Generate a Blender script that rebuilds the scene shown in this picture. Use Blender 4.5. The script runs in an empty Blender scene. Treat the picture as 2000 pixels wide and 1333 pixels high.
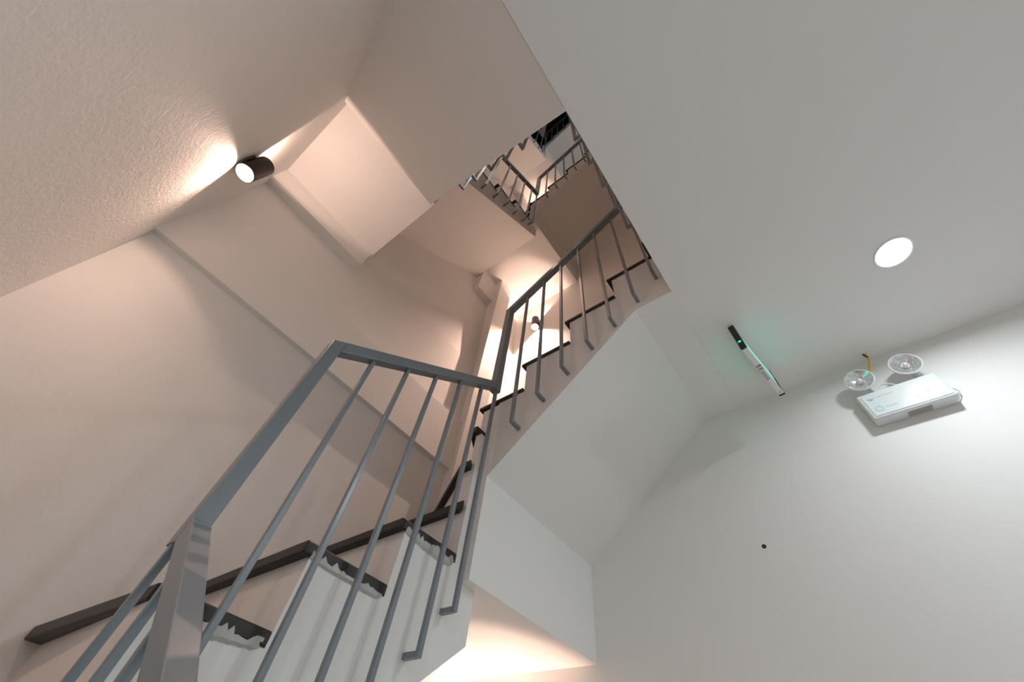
import bpy, bmesh, math, random
from mathutils import Vector, Matrix
random.seed(7)
sc = bpy.context.scene
COL = sc.collection

# ------------------------------------------------------------------ camera
# metres; the lens is the origin, z up, +x towards the room, +y towards the wall with the emergency light
R_ = ((0.7952977135727757, 0.5983886578737712, 0.09712137207608992),
      (-0.4427188099698299, 0.6827433700941068, -0.5812585878001626),
      (-0.4141275191107361, 0.4192761676038461, 0.8079021557061341))
cam = bpy.data.cameras.new('camera')
cam.sensor_width = 36.0
cam.lens = 771.0967 * 36.0 / 2000.0
cam.clip_start = 0.02
camo = bpy.data.objects.new('camera', cam)
COL.objects.link(camo)
r, d, f = [Vector(v) for v in R_]
M = Matrix.Identity(4)
for i in range(3):
    M[i][0], M[i][1], M[i][2] = r[i], -d[i], -f[i]
camo.matrix_world = M
sc.camera = camo

# ------------------------------------------------------------------ world and exposure
w = bpy.data.worlds.new('world')
sc.world = w
w.use_nodes = True
w.node_tree.nodes['Background'].inputs[0].default_value = (0.6, 0.65, 0.7, 1)
w.node_tree.nodes['Background'].inputs[1].default_value = 0.02
sc.view_settings.view_transform = 'Standard'
sc.view_settings.look = 'None'
sc.view_settings.exposure = -0.25
sc.view_settings.gamma = 1.0
sc.view_settings.use_curve_mapping = False
sc.cycles.use_denoising = True
sc.cycles.max_bounces = 14
sc.cycles.diffuse_bounces = 12
sc.cycles.sample_clamp_indirect = 6.0

WARM = (1.0, 0.66, 0.515)
COOL = (0.88, 0.955, 1.0)
P_DOWN = 8.8      # a ceiling downlight
P_ROOM = 13.0
P_LAMP_DN = 10.5     # wall lamp, lower beam
P_LAMP_UP = 12.5
P_LAMP_CORE = 29.0     # wall lamp, upper beam

# ------------------------------------------------------------------ dimensions
RS = 0.19122            # riser
H = 18 * RS             # storey
Xo, X1, Xm, Xw, Xk = -0.065, -1.048, -1.003, -1.717, -0.237
Yb, Yf, Y2, Ye = -0.531, 0.142, 1.000, 1.833
Yc = 1.081
ZT0 = 0.2748            # top of tread 0
ZC = 1.600
ZFL = ZT0 + 10 * RS     # upper floor
ZG = ZFL - H            # ground floor
RX, RY0 = 3.3, -3.2
TT = 0.030              # tread thickness
NO = 0.026              # nosing

def zt(k): return ZT0 + k * RS

# ------------------------------------------------------------------ materials
def mat(name, color, rough=0.6, metal=0.0, bump=None, mottle=0.0, spec=0.5, emit=None, estr=0.0, coat=0.0):
    m = bpy.data.materials.new(name)
    m.use_nodes = True
    nt = m.node_tree
    b = nt.nodes['Principled BSDF']
    b.inputs['Base Color'].default_value = (*color, 1)
    b.inputs['Roughness'].default_value = rough
    b.inputs['Metallic'].default_value = metal
    b.inputs['Specular IOR Level'].default_value = spec
    b.inputs['Coat Weight'].default_value = coat
    if emit:
        b.inputs['Emission Color'].default_value = (*emit, 1)
        b.inputs['Emission Strength'].default_value = estr
    tc = nt.nodes.new('ShaderNodeTexCoord')
    if mottle:
        n = nt.nodes.new('ShaderNodeTexNoise')
        n.inputs['Scale'].default_value = 7
        n.inputs['Detail'].default_value = 6
        nt.links.new(tc.outputs['Object'], n.inputs['Vector'])
        mx = nt.nodes.new('ShaderNodeMix')
        mx.data_type = 'RGBA'
        mx.inputs[6].default_value = (*[c * (1 - mottle) for c in color], 1)
        mx.inputs[7].default_value = (*[min(1, c * (1 + mottle)) for c in color], 1)
        nt.links.new(n.outputs['Fac'], mx.inputs[0])
        nt.links.new(mx.outputs[2], b.inputs['Base Color'])
    if bump:
        prev = None
        for sc_, st, dist in bump:
            n = nt.nodes.new('ShaderNodeTexNoise')
            n.inputs['Scale'].default_value = sc_
            n.inputs['Detail'].default_value = 3
            n.inputs['Distortion'].default_value = 0.6
            nt.links.new(tc.outputs['Object'], n.inputs['Vector'])
            bp = nt.nodes.new('ShaderNodeBump')
            bp.inputs['Strength'].default_value = st
            bp.inputs['Distance'].default_value = dist
            nt.links.new(n.outputs['Fac'], bp.inputs['Height'])
            if prev: nt.links.new(prev.outputs['Normal'], bp.inputs['Normal'])
            prev = bp
        nt.links.new(prev.outputs['Normal'], b.inputs['Normal'])
    return m

PAINT = mat('white_paint', (0.80, 0.79, 0.775), 0.65, bump=[(90, 0.10, 0.003), (14, 0.10, 0.006)], mottle=0.012, spec=0.25)
STUCCO = mat('rough_white_plaster', (0.77, 0.755, 0.735), 0.7, bump=[(75, 0.40, 0.004), (16, 0.16, 0.008)], mottle=0.02, spec=0.2)
CEIL = mat('ceiling_paint', (0.74, 0.735, 0.72), 0.7, bump=[(110, 0.06, 0.002)], mottle=0.012, spec=0.2)
TILE = mat('floor_tile', (0.60, 0.60, 0.59), 0.4, mottle=0.05)
STONE = mat('dark_brown_stone', (0.019, 0.014, 0.012), 0.48, bump=[(60, 0.3, 0.002)], mottle=0.35)
STEEL = mat('grey_gloss_paint', (0.170, 0.205, 0.230), 0.30, metal=0.0, bump=[(140, 0.12, 0.001)], mottle=0.06, spec=0.75)
MORTAR = mat('grey_mortar', (0.50, 0.50, 0.48), 0.9, bump=[(60, 0.9, 0.004), (180, 0.5, 0.002)], mottle=0.15)
PLASTIC = mat('white_plastic', (0.68, 0.715, 0.72), 0.15, spec=0.6, coat=0.3)
CHROME = mat('silver_reflector', (0.85, 0.86, 0.87), 0.16, metal=1.0)
LENS = mat('clear_facet', (0.9, 0.92, 0.93), 0.08, metal=0.6)
YELLOW = mat('yellow_sleeve', (0.72, 0.47, 0.03), 0.45)
BLACK = mat('black_plastic', (0.012, 0.012, 0.012), 0.35)
DARKM = mat('dark_bronze_metal', (0.045, 0.035, 0.030), 0.35, metal=0.6)
TEAL = mat('teal_print', (0.06, 0.42, 0.50), 0.4)
GREY = mat('grey_print', (0.42, 0.46, 0.50), 0.5)
LABELM = mat('grey_label', (0.30, 0.30, 0.29), 0.5, bump=[(300, 0.2, 0.001)], mottle=0.3)
LED = mat('green_led', (0.0, 0.6, 0.3), 0.4, emit=(0.03, 1.0, 0.50), estr=1.6)
GLOWP = mat('lit_green_panel', (0.1, 0.5, 0.4), 0.3, emit=(0.12, 0.85, 0.62), estr=0.95)
WGLOW = mat('downlight_diffuser', (1, 1, 1), 0.4, emit=(1, 1, 0.98), estr=14.0)
BULB = mat('warm_bulb', (1, 1, 1), 0.4, emit=(1, 0.80, 0.60), estr=45.0)
CUPIN = mat('white_cup_lining', (0.85, 0.78, 0.66), 0.35)
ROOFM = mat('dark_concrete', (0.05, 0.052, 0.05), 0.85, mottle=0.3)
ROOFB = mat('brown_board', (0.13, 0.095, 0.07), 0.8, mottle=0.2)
NEAR_BLACK = mat('near_black', (0.04, 0.04, 0.04), 0.9)

# ------------------------------------------------------------------ mesh helpers
def link(name, bm, m, parent=None, smooth=False):
    me = bpy.data.meshes.new(name)
    bmesh.ops.recalc_face_normals(bm, faces=bm.faces)
    if smooth:
        for fc in bm.faces: fc.smooth = True
        for e in bm.edges:
            if len(e.link_faces) == 2 and e.calc_face_angle(0) > 0.6: e.smooth = False
    bm.to_mesh(me)
    bm.free()
    me.materials.append(m)
    o = bpy.data.objects.new(name, me)
    COL.objects.link(o)
    if parent:
        o.parent = parent
        o.matrix_parent_inverse = parent.matrix_world.inverted()
    return o

def box(bm, x0, x1, y0, y1, z0, z1):
    vs = [bm.verts.new((x, y, z)) for z in (z0, z1) for x, y in ((x0, y0), (x1, y0), (x1, y1), (x0, y1))]
    for q in ((0, 3, 2, 1), (4, 5, 6, 7), (0, 1, 5, 4), (1, 2, 6, 5), (2, 3, 7, 6), (3, 0, 4, 7)):
        bm.faces.new([vs[i] for i in q])
    return vs

def prism(bm, poly, a0, a1, axis):
    """extrude a 2D polygon: axis 'x' -> poly in (y,z); 'y' -> (x,z); 'z' -> (x,y)"""
    def P(p, a):
        if axis == 'x': return (a, p[0], p[1])
        if axis == 'y': return (p[0], a, p[1])
        return (p[0], p[1], a)
    A = [bm.verts.new(P(p, a0)) for p in poly]
    B = [bm.verts.new(P(p, a1)) for p in poly]
    n = len(poly)
    bm.faces.new(A[::-1])
    bm.faces.new(B)
    for i in range(n):
        bm.faces.new((A[i], A[(i + 1) % n], B[(i + 1) % n], B[i]))

def bar(bm, p, q, wd, ht, up=(0, 0, 1)):
    """rectangular bar from p to q"""
    p, q = Vector(p), Vector(q)
    dr = (q - p).normalized()
    u = Vector(up)
    s = dr.cross(u)
    if s.length < 1e-4: s = dr.cross(Vector((0, 1, 0)))
    s.normalize()
    u = s.cross(dr).normalized()
    vs = []
    for c in (p, q):
        for a, b in ((-1, -1), (1, -1), (1, 1), (-1, 1)):
            vs.append(bm.verts.new(c + s * a * wd / 2 + u * b * ht / 2))
    for k in ((0, 3, 2, 1), (4, 5, 6, 7), (0, 1, 5, 4), (1, 2, 6, 5), (2, 3, 7, 6), (3, 0, 4, 7)):
        bm.faces.new([vs[i] for i in k])

def tube(bm, pts, rad, n=10, cap=True):
    pts = [Vector(p) for p in pts]
    rings = []
    for i, p in enumerate(pts):
        t = (pts[min(i + 1, len(pts) - 1)] - pts[max(i - 1, 0)]).normalized()
        a = t.cross(Vector((0.13, 0.31, 0.94)))
        a.normalize()
        b = t.cross(a)
        rings.append([bm.verts.new(p + (a * math.cos(2 * math.pi * k / n) + b * math.sin(2 * math.pi * k / n)) * rad) for k in range(n)])
    for i in range(len(rings) - 1):
        for k in range(n):
            bm.faces.new((rings[i][k], rings[i][(k + 1) % n], rings[i + 1][(k + 1) % n], rings[i + 1][k]))
    if cap:
        bm.faces.new(rings[0][::-1])
        bm.faces.new(rings[-1])

def lathe(bm, prof, center, axis, n=32, close=False):
    """profile [(radius, height)] turned about axis through center"""
    c, ax = Vector(center), Vector(axis).normalized()
    a = ax.orthogonal().normalized()
    b = ax.cross(a)
    rings = []
    for rr, hh in prof:
        if rr < 1e-6:
            rings.append([bm.verts.new(c + ax * hh)])
        else:
            rings.append([bm.verts.new(c + ax * hh + (a * math.cos(2 * math.pi * k / n) + b * math.sin(2 * math.pi * k / n)) * rr) for k in range(n)])
    prs = list(zip(rings, rings[1:]))
    if close: prs.append((rings[-1], rings[0]))
    for A, B in prs:
        for k in range(n):
            k2 = (k + 1) % n
            if len(A) == 1 and len(B) > 1: bm.faces.new((A[0], B[k2], B[k]))
            elif len(B) == 1 and len(A) > 1: bm.faces.new((A[k], A[k2], B[0]))
            elif len(A) > 1: bm.faces.new((A[k], A[k2], B[k2], B[k]))

def bevel(bm, wd, seg=2):
    bmesh.ops.bevel(bm, geom=list(bm.edges), offset=wd, segments=seg, affect='EDGES', profile=0.5, clamp_overlap=True)

def clip(poly, px, py, nx, ny):
    """keep the side where (p - P).n >= 0"""
    out = []
    for i in range(len(poly)):
        a, b = poly[i], poly[(i + 1) % len(poly)]
        da = (a[0] - px) * nx + (a[1] - py) * ny
        db = (b[0] - px) * nx + (b[1] - py) * ny
        if da >= 0: out.append(a)
        if (da > 0 and db < 0) or (da < 0 and db > 0):
            t = da / (da - db)
            out.append((a[0] + (b[0] - a[0]) * t, a[1] + (b[1] - a[1]) * t))
    return out

def thing(name, label, cat, loc=(0, 0, 0), group=None):
    o = bpy.data.objects.new(name, None)
    COL.objects.link(o)
    o.location = loc
    o.empty_display_size = 0.1
    o['label'] = label
    o['category'] = cat
    if group: o['group'] = group
    bpy.context.view_layer.update()
    return o

def struct(name, bm, m):
    o = link(name, bm, m)
    o['kind'] = 'structure'
    return o

# ------------------------------------------------------------------ room shell
NL = 3                         # storeys above the ground room
ZTOP = ZFL + 2 * H + 2.75      # underside of the roof
bm = bmesh.new(); box(bm, Xw - 0.3, RX + 0.2, RY0 - 0.2, Ye + 0.2, ZG - 0.12, ZG); struct('floor', bm, TILE)
bm = bmesh.new(); box(bm, Xw - 0.2, RX + 0.2, Ye, Ye + 0.15, ZG, ZTOP + 0.1); struct('wall_right', bm, PAINT)
# left wall: plumb to the second landing, leaning back a little above it
bm = bmesh.new()
prism(bm, [(Xw - 0.25, ZG), (Xw, ZG), (Xw, 2.50), (Xw - 0.065, 3.55), (Xw - 0.065, ZTOP + 0.1), (Xw - 0.25, ZTOP + 0.1)], Yb - 0.15, Ye, 'y')
struct('wall_left', bm, PAINT)
bm = bmesh.new(); box(bm, Xw - 0.07, Xo, Yb - 0.15, Yb, ZG, ZC); box(bm, Xw - 0.07, 1.45, Yb - 0.15, Yb, ZC, ZTOP + 0.1); struct('wall_back', bm, STUCCO)
bm = bmesh.new(); box(bm, RX, RX + 0.15, RY0, Ye, ZG, ZC + 0.2); struct('wall_room_end', bm, PAINT)
bm = bmesh.new(); box(bm, Xo - 0.15, RX, RY0 - 0.15, RY0, ZG, ZC + 0.2); struct('wall_room_far', bm, PAINT)
bm = bmesh.new(); box(bm, Xo - 0.15, Xo, RY0, Yb - 0.15, ZG, ZC + 0.2); struct('wall_room_side', bm, PAINT)
bm = bmesh.new(); box(bm, 1.30, 1.45, Yb, Ye, ZFL, ZTOP + 0.1); struct('wall_upper_hall', bm, PAINT)

HOLE_C = (0.703, 1.310)
def slab_with_hole():
    bm = bmesh.new()
    z0, z1 = ZC, ZFL
    cx, cy = HOLE_C
    n = 40
    rr = 0.060
    # underside with a round hole for the downlight
    sq = 0.09
    for a, b, c_, d_ in ((Xo, RX, RY0, cy - sq), (Xo, RX, cy + sq, Ye), (Xo, cx - sq, cy - sq, cy + sq), (cx + sq, RX, cy - sq, cy + sq)):
        v = [bm.verts.new(p) for p in ((a, c_, z0), (b, c_, z0), (b, d_, z0), (a, d_, z0))]
        bm.faces.new(v)
    inner = [bm.verts.new((cx + rr * math.cos(2 * math.pi * k / n), cy + rr * math.sin(2 * math.pi * k / n), z0)) for k in range(n)]
    top = [bm.verts.new((cx + rr * math.cos(2 * math.pi * k / n), cy + rr * math.sin(2 * math.pi * k / n), z0 + 0.06)) for k in range(n)]
    def sqp(k):
        a = 2 * math.pi * k / n
        x, y = math.cos(a), math.sin(a)
        s = sq / max(abs(x), abs(y))
        return (cx + x * s, cy + y * s, z0)
    outer = [bm.verts.new(sqp(k)) for k in range(n)]
    for k in range(n):
        k2 = (k + 1) % n
        bm.faces.new((inner[k], inner[k2], outer[k2], outer[k]))
        bm.faces.new((inner[k], top[k], top[k2], inner[k2]))
    bm.faces.new(top)
    # sides and top
    v = [bm.verts.new(p) for p in ((Xo, RY0, z0), (RX, RY0, z0), (RX, Ye, z0), (Xo, Ye, z0), (Xo, RY0, z1), (RX, RY0, z1), (RX, Ye, z1), (Xo, Ye, z1))]
    for q in ((0, 1, 5, 4), (1, 2, 6, 5), (2, 3, 7, 6), (3, 0, 4, 7), (4, 5, 6, 7)):
        bm.faces.new([v[i] for i in q])
    return struct('ceiling', bm, PAINT)
slab_with_hole()
for n in (1, 2):
    bm = bmesh.new(); box(bm, Xo + 0.02 * n, 1.30, Yb, Ye, ZC + n * H, ZFL + n * H)
    struct('ceiling_upper' if n == 1 else 'ceiling_top_floor', bm, CEIL)
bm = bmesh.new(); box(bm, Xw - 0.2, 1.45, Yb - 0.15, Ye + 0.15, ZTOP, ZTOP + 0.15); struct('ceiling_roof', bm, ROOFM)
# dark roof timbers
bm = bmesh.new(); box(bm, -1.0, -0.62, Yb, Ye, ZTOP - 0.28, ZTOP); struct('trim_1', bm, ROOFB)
bm = bmesh.new(); box(bm, Xw - 0.06, 1.3, 1.25, 1.42, ZTOP - 0.2, ZTOP); struct('trim_2', bm, NEAR_BLACK)
# wall beams and the corner column
bm = bmesh.new(); box(bm, Xw - 0.02, -1.682, Yb, 1.346, 1.485, 1.873); struct('trim_3', bm, PAINT)
bm = bmesh.new(); box(bm, Xw - 0.02, -1.647, Yb, Yf + 0.01, 2.299, 2.62); struct('trim_4', bm, PAINT)
bm = bmesh.new(); box(bm, Xw - 0.09, -1.645, 1.346, 1.515, ZG, ZTOP); struct('trim_5', bm, PAINT)
bm = bmesh.new(); box(bm, Xw - 0.12, -1.722, 1.12, 1.40, 3.61, 4.05); struct('trim_6', bm, PAINT)
bm = bmesh.new(); box(bm, Xw - 0.02, -1.668, Yb, 1.346, 1.485 + H, 1.873 + H); struct('trim_7', bm, PAINT)

# ------------------------------------------------------------------ stairs
SHIFT = {-1: (0, 0), 0: (0, 0), 1: (0.047, 0.015), 2: (0.091, -0.031)}
NAMES = {-1: 'ground', 0: 'lowest', 1: 'second', 2: 'third'}

def tread_box(parent, x0, x1, y0, y1, z, name='tread', tt=TT):
    bm = bmesh.new()
    box(bm, x0, x1, y0, y1, z - tt, z)
    bevel(bm, 0.004, 2)
    return link(name, bm, STONE, parent)

def bead(parent, y0, y1, z, x):
    """lumpy mortar squeezed out under a tread end"""
    bm = bmesh.new()
    n = 26
    rows = []
    rnd = random.Random(int((y0 + z) * 1000))
    for i in range(n + 1):
        t = i / n
        y = y0 + (y1 - y0) * t
        e = math.sin(math.pi * min(1, max(0, t))) ** 0.35
        jag = rnd.choice((0, 0, 0.002, 0.004, 0.008, 0.013)) * (1 if rnd.random() < 0.8 else 0.2)
        dp = (0.026 + 0.010 * math.sin(2.3 * t + z * 9) + rnd.uniform(-0.002, 0.002)) * (0.45 + 0.55 * e)
        ow = 0.009 * e + rnd.uniform(0, 0.002)
        rows.append([bm.verts.new(p) for p in ((x - 0.006, y, z + 0.004 + jag), (x + 0.0062, y, z + 0.001 + jag), (x + ow, y, z - dp * 0.5), (x - 0.006, y, z - dp))])
    for i in range(n):
        for k in range(4):
            bm.faces.new((rows[i][k], rows[i + 1][k], rows[i + 1][(k + 1) % 4], rows[i][(k + 1) % 4]))
    bm.faces.new(rows[0]); bm.faces.new(rows[-1][::-1])
    return link('mortar_bead', bm, MORTAR, parent, smooth=True)

YR = {0: 0.232, 1: 0.480, 2: 0.730, 3: 0.965}
def flight_left(n):
    """flight along the left wall, rising towards +y (treads 0..2)"""
    sx, sy = SHIFT[n]; dz = n * H
    t = thing('stair_flight', {0: 'nearest flight with dark stone treads, its grey-white side behind the big balusters', 1: 'flight with smooth pink soffit and dark stepped side, midway up the shaft', 2: 'small pale flight along the left wall near the top of the shaft'}[n],
        'stairs', (X1 + sx, Yf + sy, zt(0) + dz - RS))
    xw = Xw if n < 1 else Xw - 0.065
    ys = 0.163
    lo = lambda y: 0.426 - 0.813 * (Yc - y)
    poly = [(ys, lo(ys)), (Yc, lo(Yc)), (Yc, zt(3) - TT), (YR[3], zt(3) - TT)]
    for k in (2, 1, 0):
        poly += [(YR[k + 1], zt(k) - TT), (YR[k], zt(k) - TT)]
    poly += [(YR[0], zt(-1)), (ys, zt(-1))]
    bm = bmesh.new()
    prism(bm, [(a + sy, b + dz) for a, b in poly], xw, X1 + sx, 'x')
    link('flight_body', bm, PAINT, t)
    for k in (0, 1, 2):
        if k == 0:
            bm = bmesh.new()
            prism(bm, [(xw, 0.192 + sy), (X1 + sx + 0.004, 0.226 + sy), (X1 + sx + 0.004, YR[1] + sy - 0.001), (xw, YR[1] + sy - 0.001)], zt(0) - TT + dz, zt(0) + dz, 'z')
            bevel(bm, 0.004, 2)
            link('tread', bm, STONE, t)
            if n == 0: bead(t, YR[0] + 0.03, YR[1] - 0.012, zt(0) - TT, X1)
            continue
        tread_box(t, xw, X1 + sx + 0.004, YR[k] - NO + sy, YR[k + 1] + sy - 0.001, zt(k) + dz)
        if n == 0:
            bead(t, YR[k] + 0.0, YR[k + 1] - 0.012, zt(k) - TT, X1)
    return t

XR = {6: -1.100, 7: -0.850, 8: -0.584, 9: -0.314, 10: -0.075}
def corner_far(n):
    """winder corner at the left wall / right wall, treads 3..5"""
    sx, sy = SHIFT[n]; dz = n * H
    t = thing('winder_stair', {0: 'turning corner steps at the end of the nearest flight, with pale drop face in front', 1: 'bright lit corner turn seen halfway up the shaft behind the sloped handrail', 2: 'tiny corner turn at the very top of the shaft'}[n],
              'stairs', (X1 + sx, Y2 + sy, zt(2) + dz))
    xw = Xw if n < 1 else Xw - 0.065
    bm = bmesh.new()
    L = [(Xm, Y2), (Xm, Ye), (xw - sx, Ye - sy * 0), (xw - sx, Yc), (X1, Yc), (X1, Y2)]
    L = [(a + sx, min(b + sy, Ye)) for a, b in L]
    prism(bm, L, 0.582 + dz, zt(3) - TT + dz, 'z')
    px, py = -1.068 + sx, 0.945 + sy
    rect = [(xw, YR[3] + sy), (X1 + sx, YR[3] + sy), (X1 + sx, Y2 + sy), (Xm + sx, Y2 + sy), (Xm + sx, Ye), (xw, Ye)]
    def above(a, off=0.0):
        # side of the ray at angle a (0 = -x, 90 = +y) that is further up the stair
        ca, sa = math.cos(math.radians(a)), math.sin(math.radians(a))
        dx, dy = -ca, sa
        nx, ny = dy, -dx * -1
        nx, ny = sa, ca
        return nx, ny
    tops = {3: 0, 4: 30, 5: 58, 6: 90}
    for k in (4, 5):
        nx, ny = above(tops[k])
        poly = clip(rect, px, py, nx, ny)
        prism(bm, poly, zt(k - 1) - TT + dz, zt(k) - TT + dz, 'z')
    box(bm, XR[6] + sx, Xm + sx, Y2 + sy, Ye, zt(5) - TT + dz, zt(6) - TT + dz)
    link('corner_body', bm, PAINT, t)
    big = [(xw, YR[3] - NO + sy), (X1 + sx + 0.004, YR[3] - NO + sy), (X1 + sx + 0.004, Y2 + sy - 0.004), (Xm + sx, Y2 + sy - 0.004), (Xm + sx, Ye), (xw, Ye)]
    for k in (3, 4, 5):
        nx, ny = above(tops[k])
        poly = big if k == 3 else clip(big, px - nx * NO, py - ny * NO, nx, ny)
        nx2, ny2 = above(tops[k + 1])
        poly = clip(poly, px + nx2 * 0.012, py + ny2 * 0.012, -nx2, -ny2)
        if len(poly) < 3: continue
        bm = bmesh.new()
        prism(bm, poly, zt(k) - TT + dz, zt(k) + dz, 'z')
        link('winder_tread', bm, STONE, t)
    return t

def flight_right(n):
    sx, sy = SHIFT[n]; dz = n * H
    T2 = 0.019
    t = thing('stair_flight', {0: 'flight along the right wall with pink stepped side over the pale grey sloping soffit', 1: 'dark brown shaded soffit flight above the sloped handrail', 2: 'small grey-blue soffit flight at the top of the shaft'}[n],
              'stairs', (Xm + sx, Y2 + sy, 0.98 + dz))
    poly = [(Xm, 0.98), (Xk, ZC), (Xo - 0.0005, ZC), (Xo - 0.0005, ZFL - T2), (XR[10], ZFL - T2)]
    for k in (9, 8, 7):
        poly += [(XR[k + 1], zt(k) - T2), (XR[k], zt(k) - T2)]
    poly += [(XR[7], zt(6) - T2), (Xm, zt(6) - T2)]
    bm = bmesh.new()
    prism(bm, [(a + sx, b + dz) for a, b in poly], Y2 + sy, Ye, 'y')
    link('flight_body', bm, PAINT, t)
    for k in (6, 7, 8, 9):
        tread_box(t, XR[k] - NO + sx, XR[k + 1] + sx - 0.001, Y2 - 0.012 + sy, Ye, zt(k) + dz, tt=T2)
    tread_box(t, XR[10] - NO + sx, Xo - 0.002, Y2 - 0.012 + sy, Ye, zt(10) + dz + 0.002, 'landing_nosing', T2)
    return t

XF = {11: -0.070, 12: -0.310, 13: -0.550, 14: -0.790, 15: -1.030}
def flight_back(n):
    """flight along the back wall, rising towards -x (treads 11..14) above storey n"""
    sx, sy = SHIFT[n]; dz = n * H
    t = thing('stair_flight', {-1: 'flight rising along the back wall beneath the two thick lower left balusters', 0: 'large pink sloping soffit at the top of the picture, against the plaster wall', 1: 'flight hidden behind the large pink soffit, its stepped edge just showing', }[n],
              'stairs', (Xo + sx, Yf + sy, ZFL + dz))
    xe = -1.029
    poly = [(Xo - 0.001, ZC), (Xo - 0.001, ZFL), (XF[11], ZFL), (XF[11], zt(11) - TT)]
    for k in (11, 12, 13):
        poly += [(XF[k + 1], zt(k) - TT), (XF[k + 1], zt(k + 1) - TT)]
    poly += [(XF[15], zt(14) - TT), (xe, zt(14) - TT), (xe, 2.392)]
    bm = bmesh.new()
    prism(bm, [(a + sx, b + dz) for a, b in poly], Yb, Yf + sy, 'y')
    link('flight_body', bm, PAINT, t)
    for k in (11, 12, 13, 14):
        tread_box(t, XF[k + 1] + sx + 0.001, XF[k] + NO + sx, Yb, Yf + 0.012 + sy, zt(k) + dz)
    return t

def corner_near(n):
    sx, sy = SHIFT[n]; dz = n * H
    t = thing('winder_stair', {-1: 'turning corner steps below the big grey newel at lower left', 0: 'bright pink square landing soffit in the corner beyond the glowing wall lamp', 1: 'corner turn above the bright square soffit, out of the lamp glow'}[n],
              'stairs', (X1 + sx, Yf + sy, zt(14) + dz))
    bm = bmesh.new()
    xe, yn = -1.031, 0.162
    xw = Xw if n < 1 else Xw - 0.065
    rect = [(xw, Yb), (xe + sx, Yb), (xe + sx, yn + sy), (xw, yn + sy)]
    prism(bm, rect, 2.459 + dz, zt(15) - TT + dz, 'z')
    px, py = -1.05 + sx, 0.175 + sy
    def n_of(a):   # a: 0 = riser along -y, 90 = riser along -x
        return (-math.cos(math.radians(a)), math.sin(math.radians(a)))
    for k, a in ((16, 30), (17, 60)):
        nx, ny = n_of(a)
        prism(bm, clip(rect, px, py, nx, ny), zt(k - 1) - TT + dz, zt(k) - TT + dz, 'z')
    link('corner_body', bm, PAINT, t)
    big = [(xw, Yb), (xe + sx + NO, Yb), (xe + sx + NO, 0.192 + sy), (xw, 0.192 + sy)]
    for k, a, a2 in ((15, 0, 30), (16, 30, 60), (17, 60, 90)):
        nx, ny = n_of(a)
        poly = big if k == 15 else clip(big, px - nx * NO, py - ny * NO, nx, ny)
        nx, ny = n_of(a2)
        if k < 17: poly = clip(poly, px + nx * .012, py + ny * .012, -nx, -ny)
        if len(poly) < 3: continue
        bm = bmesh.new()
        prism(bm, poly, zt(k) - TT + dz, zt(k) + dz, 'z')
        link('winder_tread', bm, STONE, t)
    return t

flight_back(-1); corner_near(-1)
for n in (0, 1, 2):
    flight_left(n); corner_far(n); flight_right(n)
    if n < 2:
        flight_back(n); corner_near(n)

# ------------------------------------------------------------------ railings
BW = 0.015
def baluster(parent, x, y, zb, ztop, dx, dy, length=0.050):
    """square bar with the short stub that ties it to the stair side in direction (dx, dy)"""
    bm = bmesh.new()
    box(bm, x - BW / 2, x + BW / 2, y - BW / 2, y + BW / 2, zb, ztop)
    bevel(bm, 0.002, 2)
    bm2 = bmesh.new()
    h = BW / 2
    if dx: box(bm2, min(x + dx * h, x + dx * length), max(x + dx * h, x + dx * length), y - h, y + h, zb, zb + BW)
    else: box(bm2, x - h, x + h, min(y + dy * h, y + dy * length), max(y + dy * h, y + dy * length), zb, zb + BW)
    me = bpy.data.meshes.new('tmp'); bm2.to_mesh(me); bm2.free()
    bm.from_mesh(me); bpy.data.meshes.remove(me)
    return link('baluster', bm, STEEL, parent)

HR = 0.040
def rail(parent, p, q, name='handrail', wd=HR, ht=HR):
    bm = bmesh.new()
    bar(bm, p, q, wd, ht)
    bevel(bm, 0.0025, 2)
    return link(name, bm, STEEL, parent)

def slope_bar(parent, name, axis, a0, za0, a1, za1, c, h=0.024, zbot=None):
    """bar with plumb-cut ends; axis 'x': runs in y at x=c, axis 'y': runs in x at y=c; zbot -> post with slanted top"""
    bm = bmesh.new()
    if zbot is None: poly = [(a0, za0 - h), (a1, za1 - h), (a1, za1 + h), (a0, za0 + h)]
    else: poly = [(a0, zbot), (a1, zbot), (a1, za1 + h), (a0, za0 + h)]
    prism(bm, poly, c - HR / 2, c + HR / 2, axis)
    bmesh.ops.recalc_face_normals(bm, faces=bm.faces)
    bevel(bm, 0.0025, 2)
    return link(name, bm, STEEL, parent)

def post(parent, x, y, z0, z1, wx=HR, wy=HR):
    bm = bmesh.new()
    box(bm, x - wx / 2, x + wx / 2, y - wy / 2, y + wy / 2, z0, z1)
    bevel(bm, 0.0025, 2)
    return link('newel_post', bm, STEEL, parent)

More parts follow.
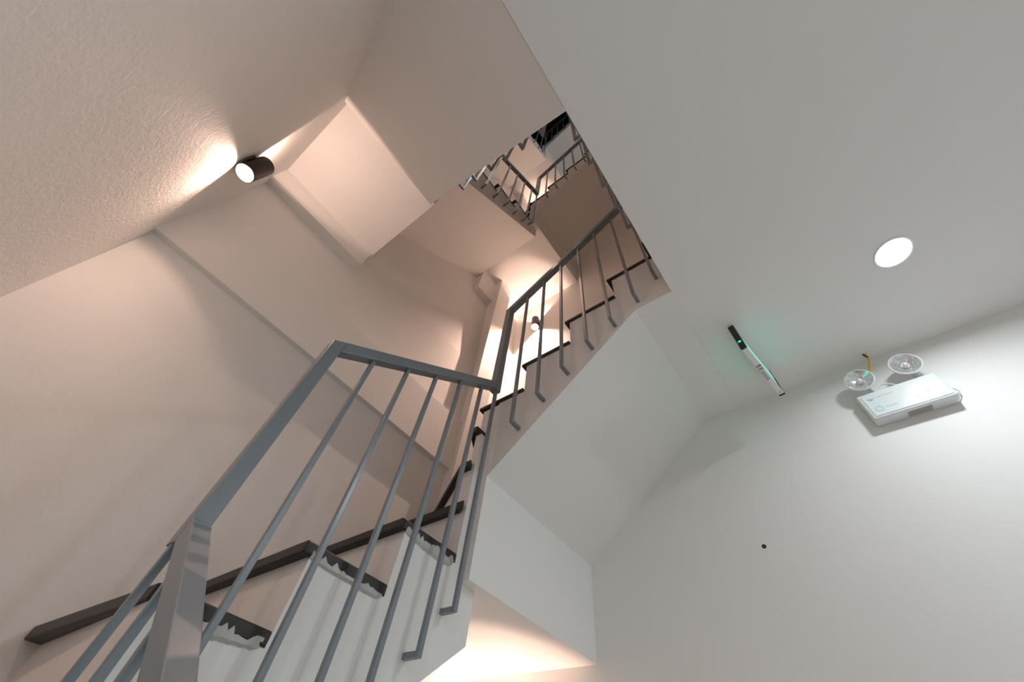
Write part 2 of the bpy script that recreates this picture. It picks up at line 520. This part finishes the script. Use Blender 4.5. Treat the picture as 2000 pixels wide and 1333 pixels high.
xr = -0.993
def rail_left(n):
    sx, sy = SHIFT[n]; dz = n * H
    t = thing('stair_railing', {0: 'nearest blue-grey metal railing with the big bent handrail in the foreground', 1: 'small railing with thin bright bars high in the shaft, on the dark stepped side', 2: 'tiny railing near the dark top of the shaft, left side'}[n],
              'railing', (xr + sx, 0.21 + sy, 0.34 + dz))
    X, Y = xr + sx, sy
    zr = lambda y: 0.948 + 0.690 * (y - 0.19)      # rail centre line
    slope_bar(t, 'newel_post', 'x', 0.187 + Y, zr(0.187) + dz, 0.226 + Y, zr(0.226) + dz, X, zbot=0.317 + dz)
    slope_bar(t, 'handrail', 'x', 0.226 + Y, zr(0.226) + dz, 0.9245 + Y, zr(0.9245) + dz, X)
    for y, zb in ((0.197, -0.20), (0.340, -0.09), (0.473, 0.035), (0.600, 0.135), (0.727, 0.232), (0.853, 0.328), (0.951, 0.468)):
        baluster(t, X, y + Y, zb + dz, (zr(y) - 0.018 if y > 0.3 else 0.345) + dz, -1, 0, 0.056)
    return t

def rail_right(n):
    sx, sy = SHIFT[n]; dz = n * H
    t = thing('stair_railing', {0: 'dark railing climbing the right-hand flight in the middle, bars ending in short stubs', 1: 'small dark railing sloping up right near the top of the shaft', 2: 'tiny railing at the very top of the shaft, right side'}[n],
              'railing', (xr + sx, 0.945 + sy, 1.45 + dz))
    Y = 0.945 + sy
    zr = lambda x: 2.195 + 0.668 * (x + 0.99)
    slope_bar(t, 'newel_post', 'y', -1.013 + sx, zr(-1.013) + dz, -0.973 + sx, zr(-0.973) + dz, Y, zbot=1.430 + dz)
    slope_bar(t, 'handrail', 'y', -0.973 + sx, zr(-0.973) + dz, -0.125 + sx, zr(-0.125) + dz, Y)
    post(t, -0.105 + sx, Y, 2.775 + dz, 3.17 + dz)
    for x, zb in ((-0.856, 1.160), (-0.729, 1.265), (-0.602, 1.368), (-0.469, 1.462), (-0.343, 1.545), (-0.213, 1.645), (-0.100, 1.755)):
        baluster(t, x + sx, Y, zb + dz, zr(x) - 0.02 + dz, 0, 1, 0.056)
    return t

def rail_edge(n):
    sx, sy = SHIFT[n]; dz = n * H
    xo = Xo + (0.02 * n if n > 0 else 0)
    t = thing('landing_railing', {-1: 'x', 0: 'railing bars peeking past the edge of the grey ceiling', 1: 'short dark railing bars at the ceiling edge near the top of the shaft', 2: 'railing of the top landing under the dark roof'}[n],
              'railing', (xo - 0.05, 0.6 + sy, 2.08 + dz))
    X = xo - 0.048
    rail(t, (X, 0.925 + sy, 3.15 + dz), (X, 0.185 + sy, 3.15 + dz))
    for y in (0.830, 0.700, 0.570, 0.440, 0.310):
        baluster(t, X, y + sy, 2.085 + dz, 3.135 + dz, 1, 0, 0.05)
    return t

def rail_back(n):
    sx, sy = SHIFT[n]; dz = n * H
    t = thing('stair_railing', {-1: 'thick blue-grey handrail running out of the bottom of the picture with bars on its left', 0: 'railing hidden above the large pink soffit, only dark stub ends showing', 1: 'dark bar stubs along the upper edge of the pink soffit near the dark roof'}[n],
              'railing', (-0.10 + sx, 0.207 + sy, 3.1 + dz))
    Y = 0.207 + sy
    zr = lambda x: 3.442 + 0.342 - 0.735 * (x + 0.973)
    slope_bar(t, 'handrail', 'y', -0.9725 + sx, zr(-0.9725) + dz, -0.125 + sx, zr(-0.125) + dz, Y)
    if n < 0: post(t, -0.100, Y, ZG, zr(-0.1) + dz)
    for x in (-0.230, -0.360, -0.480, -0.600, -0.740, -0.870) if n >= 0 else (-0.27, -0.40, -0.53, -0.66, -0.785, -0.895):
        baluster(t, x + sx, Y, zr(x) - 1.12 + dz, zr(x) - 0.018 + dz, 0, -1, 0.065)
    return t

rail_back(-1)
for n in (0, 1, 2):
    rail_left(n); rail_right(n)
    if n < 2: rail_edge(n); rail_back(n)

# ------------------------------------------------------------------ lamps
def spot(name, loc, direction, power, color, size, blend, rad, parent=None, wide=1.0):
    l = bpy.data.lights.new(name, 'SPOT')
    l.energy = power; l.color = color; l.spot_size = math.radians(size); l.spot_blend = blend; l.shadow_soft_size = rad
    o = bpy.data.objects.new(name, l)
    COL.objects.link(o)
    o.location = loc
    o.rotation_euler = Vector(direction).to_track_quat('-Z', 'Y').to_euler()
    o.scale = (1, wide, 1)
    if parent:
        o.parent = parent
        o.matrix_parent_inverse = parent.matrix_world.inverted()
    return o

def wall_lamp(x, y, z, wy, label, up=79, core=1.0):
    """up/down cylinder lamp, body from z to z+0.153; wy = wall plane"""
    t = thing('wall_lamp', label, 'lamp', (x, wy, z + 0.075))
    r0 = 0.042
    bm = bmesh.new()
    lathe(bm, [(r0, 0.0), (r0, 0.153), (r0 - 0.004, 0.153), (r0 - 0.006, 0.075), (0.012, 0.070), (0.012, 0.083), (r0 - 0.006, 0.078), (r0 - 0.004, 0.0)], (x, y, z), (0, 0, 1), 40)
    bm.free()
    bm = bmesh.new()
    lathe(bm, [(r0, 0.0), (r0, 0.153), (r0 - 0.003, 0.153), (r0 - 0.003, 0.088), (0, 0.088)], (x, y, z), (0, 0, 1), 40)
    lathe(bm, [(r0, 0.0), (r0 - 0.003, 0.0)], (x, y, z), (0, 0, 1), 40)
    link('lamp_body', bm, DARKM, t, smooth=True)
    bm = bmesh.new()
    lathe(bm, [(r0 - 0.003, 0.0), (r0 - 0.004, 0.03), (r0 - 0.012, 0.052), (0.0, 0.060)], (x, y, z), (0, 0, 1), 40)
    link('reflector', bm, CUPIN, t, smooth=True)
    bm = bmesh.new()
    s = 1 if wy > y else -1
    a, b = sorted((y + s * (r0 - 0.006), wy))
    box(bm, x - 0.03, x + 0.03, a, b, z + 0.045, z + 0.11)
    bevel(bm, 0.003)
    link('wall_bracket', bm, DARKM, t)
    for nm, zz in (('bulb', z + 0.047), ):
        bm = bmesh.new()
        bmesh.ops.create_uvsphere(bm, u_segments=20, v_segments=12, radius=0.011, matrix=Matrix.Translation((x, y, zz)))
        link(nm, bm, BULB, t, smooth=True)
    bm = bmesh.new()
    bmesh.ops.create_uvsphere(bm, u_segments=20, v_segments=12, radius=0.010, matrix=Matrix.Translation((x, y, z + 0.101)))
    link('bulb', bm, BULB, t, smooth=True)
    spot('lower_beam', (x, y, z + 0.030), (0, 0, -1), P_LAMP_DN, WARM, 102, 0.35, 0.010, t, 1.15)
    spot('lower_core', (x, y, z + 0.020), (0, 0, -1), core * P_LAMP_CORE * (1 if up < 80 else 10), WARM, 86 if up < 80 else 108, 1.0, 0.006, t)
    spot('upper_beam', (x, y, z + 0.155), (0, 0, 1), P_LAMP_UP * (1 if up < 80 else 1.5), WARM, up, 0.3, 0.012, t, 2.4 if up < 80 else 1.4)
    return t

wall_lamp(-1.340, Yb + 0.047, 1.735, Yb, 'glowing cylinder wall lamp on the plaster wall at upper left')
wall_lamp(-1.465, Ye - 0.047, 3.47, Ye, 'small glowing cylinder wall lamp seen between the bars of the far railing', 104)
wall_lamp(-1.340, Yb + 0.047, 1.735 + H, Yb, 'cylinder wall lamp one storey up on the plaster wall, hidden by the pink soffit')
wall_lamp(-1.465, Ye - 0.047, 3.47 + H, Ye, 'cylinder wall lamp two storeys up on the right wall', 104)
wall_lamp(-1.465, Ye - 0.047, 3.47 - H, Ye, 'cylinder wall lamp under the nearest corner turn, hidden by the steps', 104, 0.08)

def downlight(x, y, z, label, hole=False, power=P_DOWN):
    t = thing('ceiling_downlight', label, 'ceiling light', (x, y, z), 'round downlights in the grey ceiling')
    bm = bmesh.new()
    lathe(bm, [(0.056, 0.012), (0.060, -0.001), (0.066, -0.003), (0.066, 0.0)], (x, y, z), (0, 0, 1), 48)
    link('trim_ring', bm, PLASTIC, t, smooth=True)
    bm = bmesh.new()
    h = 0.006 if hole else -0.002
    lathe(bm, [(0.0, h), (0.056, h), (0.056, h + 0.006), (0.0, h + 0.006)], (x, y, z), (0, 0, 1), 48)
    link('diffuser', bm, WGLOW, t)
    l = bpy.data.lights.new('downlight_beam', 'AREA')
    l.shape = 'DISK'; l.size = 0.10; l.energy = power; l.color = COOL; l.spread = math.radians(172)
    o = bpy.data.objects.new('downlight_beam', l)
    COL.objects.link(o)
    o.location = (x, y, z - 0.006)
    o.parent = t
    o.matrix_parent_inverse = t.matrix_world.inverted()
    return t
downlight(HOLE_C[0], HOLE_C[1], ZC, 'round white downlight shining in the grey ceiling at right', True)
downlight(2.35, 1.31, ZC, 'second round downlight further along the room ceiling', power=P_ROOM)
downlight(0.90, -1.30, ZC, 'round downlight in the room ceiling behind the plaster wall', power=P_ROOM)
downlight(0.55, 0.60, ZC + 2 * H, 'added unseen downlight in the upper hall, brightening the top of the shaft', power=8)  # unseen fixture, added to bring cool light to the top flights
downlight(2.35, -1.30, ZC, 'round downlight in the far corner of the room ceiling', power=P_ROOM)

# ------------------------------------------------------------------ emergency light
E0, E1, EZ0, EZ1, ED = 0.367, 0.642, 1.257, 1.388, 0.055
em = thing('emergency_light', 'white twin-head emergency light box mounted on the grey wall at right', 'emergency light', ((E0 + E1) / 2, Ye, EZ0))
bm = bmesh.new(); box(bm, E0, E1, Ye - ED, Ye, EZ0, EZ1); bevel(bm, 0.007, 3); link('housing', bm, PLASTIC, em, smooth=True)
bm = bmesh.new(); box(bm, E0 + 0.012, E1 - 0.012, Ye - ED - 0.0025, Ye - ED + 0.002, EZ0 + 0.010, EZ1 - 0.012); bevel(bm, 0.002, 2); link('front_panel', bm, PLASTIC, em)
yf = Ye - ED - 0.0030
bm = bmesh.new()
for (cx, cz, s) in ((E0 + 0.036, EZ1 - 0.038, 1.0),):
    for a, b, c_, d_ in ((-11, 1, -6, 5), (-6, 5, -2, -4), (-2, -4, 2, 4), (2, 4, 6, -3), (6, -3, 12, 3), (-4, -5, 6, -5)):
        bar(bm, (cx + a * .001, yf, cz + b * .001), (cx + c_ * .001, yf, cz + d_ * .001), 0.0022, 0.0005, (0, 1, 0))
link('logo_mark', bm, TEAL, em)
bm = bmesh.new()
for k in range(7):
    a = k * 0.9
    cx, cz = E0 + 0.040, EZ0 + 0.040
    bar(bm, (cx + 0.012 * math.cos(a), yf, cz + 0.012 * math.sin(a)), (cx + 0.012 * math.cos(a + .6), yf, cz + 0.012 * math.sin(a + .6)), 0.002, 0.0005, (0, 1, 0))
link('round_mark', bm, TEAL, em)
bm = bmesh.new()
for (a, b, z) in ((0.058, 0.078, EZ1 - 0.034), (0.081, 0.118, EZ1 - 0.034), (0.062, 0.100, EZ0 + 0.040)):
    bar(bm, (E0 + a, yf, z), (E0 + b, yf, z), 0.0016, 0.0004, (0, 1, 0))
link('printed_line', bm, GREY, em)
for (a, b) in ((0.170, 0.040), (0.208, 0.052)):
    bm = bmesh.new(); lathe(bm, [(0, 0), (0.0022, 0), (0.0022, 0.003), (0, 0.003)], (E0 + a, yf + .0015, EZ0 + b), (0, -1, 0), 14); link('indicator', bm, BLACK, em)
bm = bmesh.new(); box(bm, E0 + 0.110, E0 + 0.188, Ye - 0.040, Ye - 0.010, EZ0 - 0.0012, EZ0 + 0.002); link('rating_label', bm, LABELM, em)
# carry handle / cable loop over the top, cable at the right
bm = bmesh.new()
tube(bm, [(E0 + 0.070 + 0.085 * t, Ye - 0.044, EZ1 - 0.006 + 0.034 * math.sin(math.pi * t)) for t in [i / 14 for i in range(15)]], 0.0032, 10)
link('handle', bm, PLASTIC, em, smooth=True)
bm = bmesh.new()
tube(bm, [(E1 + 0.020 * math.sin(math.pi * t), Ye - 0.012, EZ0 + 0.012 + 0.062 * t) for t in [i / 12 for i in range(13)]], 0.002, 8)
link('cable', bm, GREY, em, smooth=True)
for cx, cz, tilt in ((0.418, 1.448, -0.10), (0.586, 1.449, 0.05)):
    nrm = Vector((tilt, -1.0, -0.10)).normalized()
    c = Vector((cx, Ye - 0.080, cz))
    rr = 0.054
    bm = bmesh.new()
    lathe(bm, [(rr, 0.0), (rr, -0.006), (rr * 0.80, -0.024), (rr * 0.42, -0.034), (0, -0.036)], c, nrm, 48)
    lathe(bm, [(rr, 0.0), (rr - 0.004, 0.002), (rr - 0.006, 0.0)], c, nrm, 48)
    hd = link('lamp_head', bm, PLASTIC, em, smooth=True)
    bm = bmesh.new()
    lathe(bm, [(rr - 0.006, 0.0), (rr * 0.72, -0.008), (rr * 0.45, -0.014), (rr * 0.28, -0.019), (0, -0.020)], c, nrm, 48)
    o = link('reflector', bm, CHROME, em, smooth=True)
    a_ = nrm.orthogonal().normalized(); b_ = nrm.cross(a_)
    bm = bmesh.new()
    for ring, cnt, dep, sz in ((0.82, 34, -0.003, 0.0022), (0.66, 28, -0.006, 0.0022), (0.50, 20, -0.009, 0.002)):
        for k in range(cnt):
            an = 2 * math.pi * k / cnt
            q = c + (a_ * math.cos(an) + b_ * math.sin(an)) * rr * ring + nrm * dep
            bmesh.ops.create_icosphere(bm, subdivisions=1, radius=sz, matrix=Matrix.Translation(q))
    link('lens_facets', bm, LENS, em)
    bm = bmesh.new()
    bmesh.ops.create_uvsphere(bm, u_segments=20, v_segments=10, radius=rr * 0.24, matrix=Matrix.Translation(c + nrm * -0.012))
    link('lens_dome', bm, LENS, em, smooth=True)
    bm = bmesh.new()
    bar(bm, c + nrm * -0.022 + Vector((0, 0, -0.03)), (cx + (0.02 if cx < .5 else 0.01), Ye - 0.028, EZ1 - 0.002), 0.018, 0.010)
    bevel(bm, 0.002)
    link('head_bracket', bm, PLASTIC, em)
# yellow sleeved wire out of the ceiling
wire = thing('wire_sleeve', 'short yellow sleeved wire hanging from a hole in the ceiling behind the left lamp head', 'wire', (0.517, 1.786, ZC))
bm = bmesh.new()
tube(bm, [(0.517, 1.786, ZC + 0.0), (0.516, 1.789, 1.585), (0.510, 1.800, 1.565), (0.492, 1.812, 1.53), (0.478, 1.820, 1.50), (0.468, 1.824, 1.475)], 0.0042, 10)
link('sleeve', bm, YELLOW, wire, smooth=True)
bm = bmesh.new()
tube(bm, [(0.508, 1.783, ZC), (0.509, 1.784, 1.588), (0.517, 1.789, 1.580)], 0.0035, 8)
link('wire_end', bm, BLACK, wire, smooth=True)

# ------------------------------------------------------------------ exit sign (seen from below)
A = Vector((0.075, 1.310, 0)); B = Vector((0.127, 1.668, 0))
SZ = 1.434
sd = (B - A).normalized(); sn = Vector((-sd.y, sd.x, 0)); Ls = (B - A).length
ex = thing('exit_sign', 'thin emergency exit sign hanging edge-on from the ceiling, black end with a green light', 'exit sign', (A + B) / 2 + Vector((0, 0, ZC)))
def seg(bm, s0, s1, w_, z0, z1, off=0):
    vs = []
    for z in (z0, z1):
        for s, b in ((s0, -1), (s1, -1), (s1, 1), (s0, 1)):
            p = A + sd * s + sn * (b * w_ / 2 + off)
            vs.append(bm.verts.new((p.x, p.y, z)))
    for q in ((0, 3, 2, 1), (4, 5, 6, 7), (0, 1, 5, 4), (1, 2, 6, 5), (2, 3, 7, 6), (3, 0, 4, 7)):
        bm.faces.new([vs[i] for i in q])
ALU = mat('brushed_aluminium', (0.74, 0.75, 0.76), 0.35, metal=0.25)
bm = bmesh.new(); seg(bm, 0.0, 0.012, 0.026, SZ, ZC - 0.001); bevel(bm, 0.004, 2); link('end_cap', bm, BLACK, ex)
bm = bmesh.new(); seg(bm, 0.010, Ls - 0.010, 0.024, SZ + 0.001, SZ + 0.016); bevel(bm, 0.002, 2); link('bottom_rail', bm, ALU, ex)
bm = bmesh.new(); seg(bm, Ls - 0.012, Ls, 0.026, SZ, ZC - 0.001); bevel(bm, 0.003, 2); link('end_cap', bm, BLACK, ex)
bm = bmesh.new(); seg(bm, -0.002, 0.004, 0.011, SZ + 0.040, SZ + 0.047); link('status_light', bm, LED, ex)
bm = bmesh.new(); seg(bm, 0.128, 0.140, 0.020, SZ - 0.0003, SZ + 0.003); seg(bm, 0.150, 0.160, 0.018, SZ - 0.0003, SZ + 0.003); link('screw_plate', bm, LABELM, ex)
bm = bmesh.new(); seg(bm, 0.170, 0.235, 0.013, SZ - 0.0003, SZ + 0.003, 0.003); link('printed_label', bm, GREY, ex)
bm = bmesh.new(); lathe(bm, [(0, 0), (0.0022, 0), (0.0022, 0.002), (0, 0.002)], A + sd * (Ls - 0.028) + Vector((0, 0, SZ + 0.0005)), (0, 0, -1), 12); link('screw', bm, BLACK, ex)
bm = bmesh.new(); seg(bm, 0.011, Ls - 0.011, 0.018, SZ + 0.014, ZC - 0.060); link('lit_panel', bm, GLOWP, ex)
bm = bmesh.new(); seg(bm, 0.005, Ls - 0.005, 0.022, ZC - 0.062, ZC - 0.0005); link('top_rail', bm, ALU, ex)

# thin near-black disc as a small round mark on the right wall
bm = bmesh.new()
lathe(bm, [(0, 0.0), (0.0, 0.001), (0.008, 0.001), (0.0095, -0.001)], (-0.217, Ye, 0.899), (0, -1, 0), 20)
o = link('wall_mark', bm, NEAR_BLACK, None, smooth=True)
o['label'] = 'small dark round mark low on the bare grey wall at right'; o['category'] = 'wall plug'
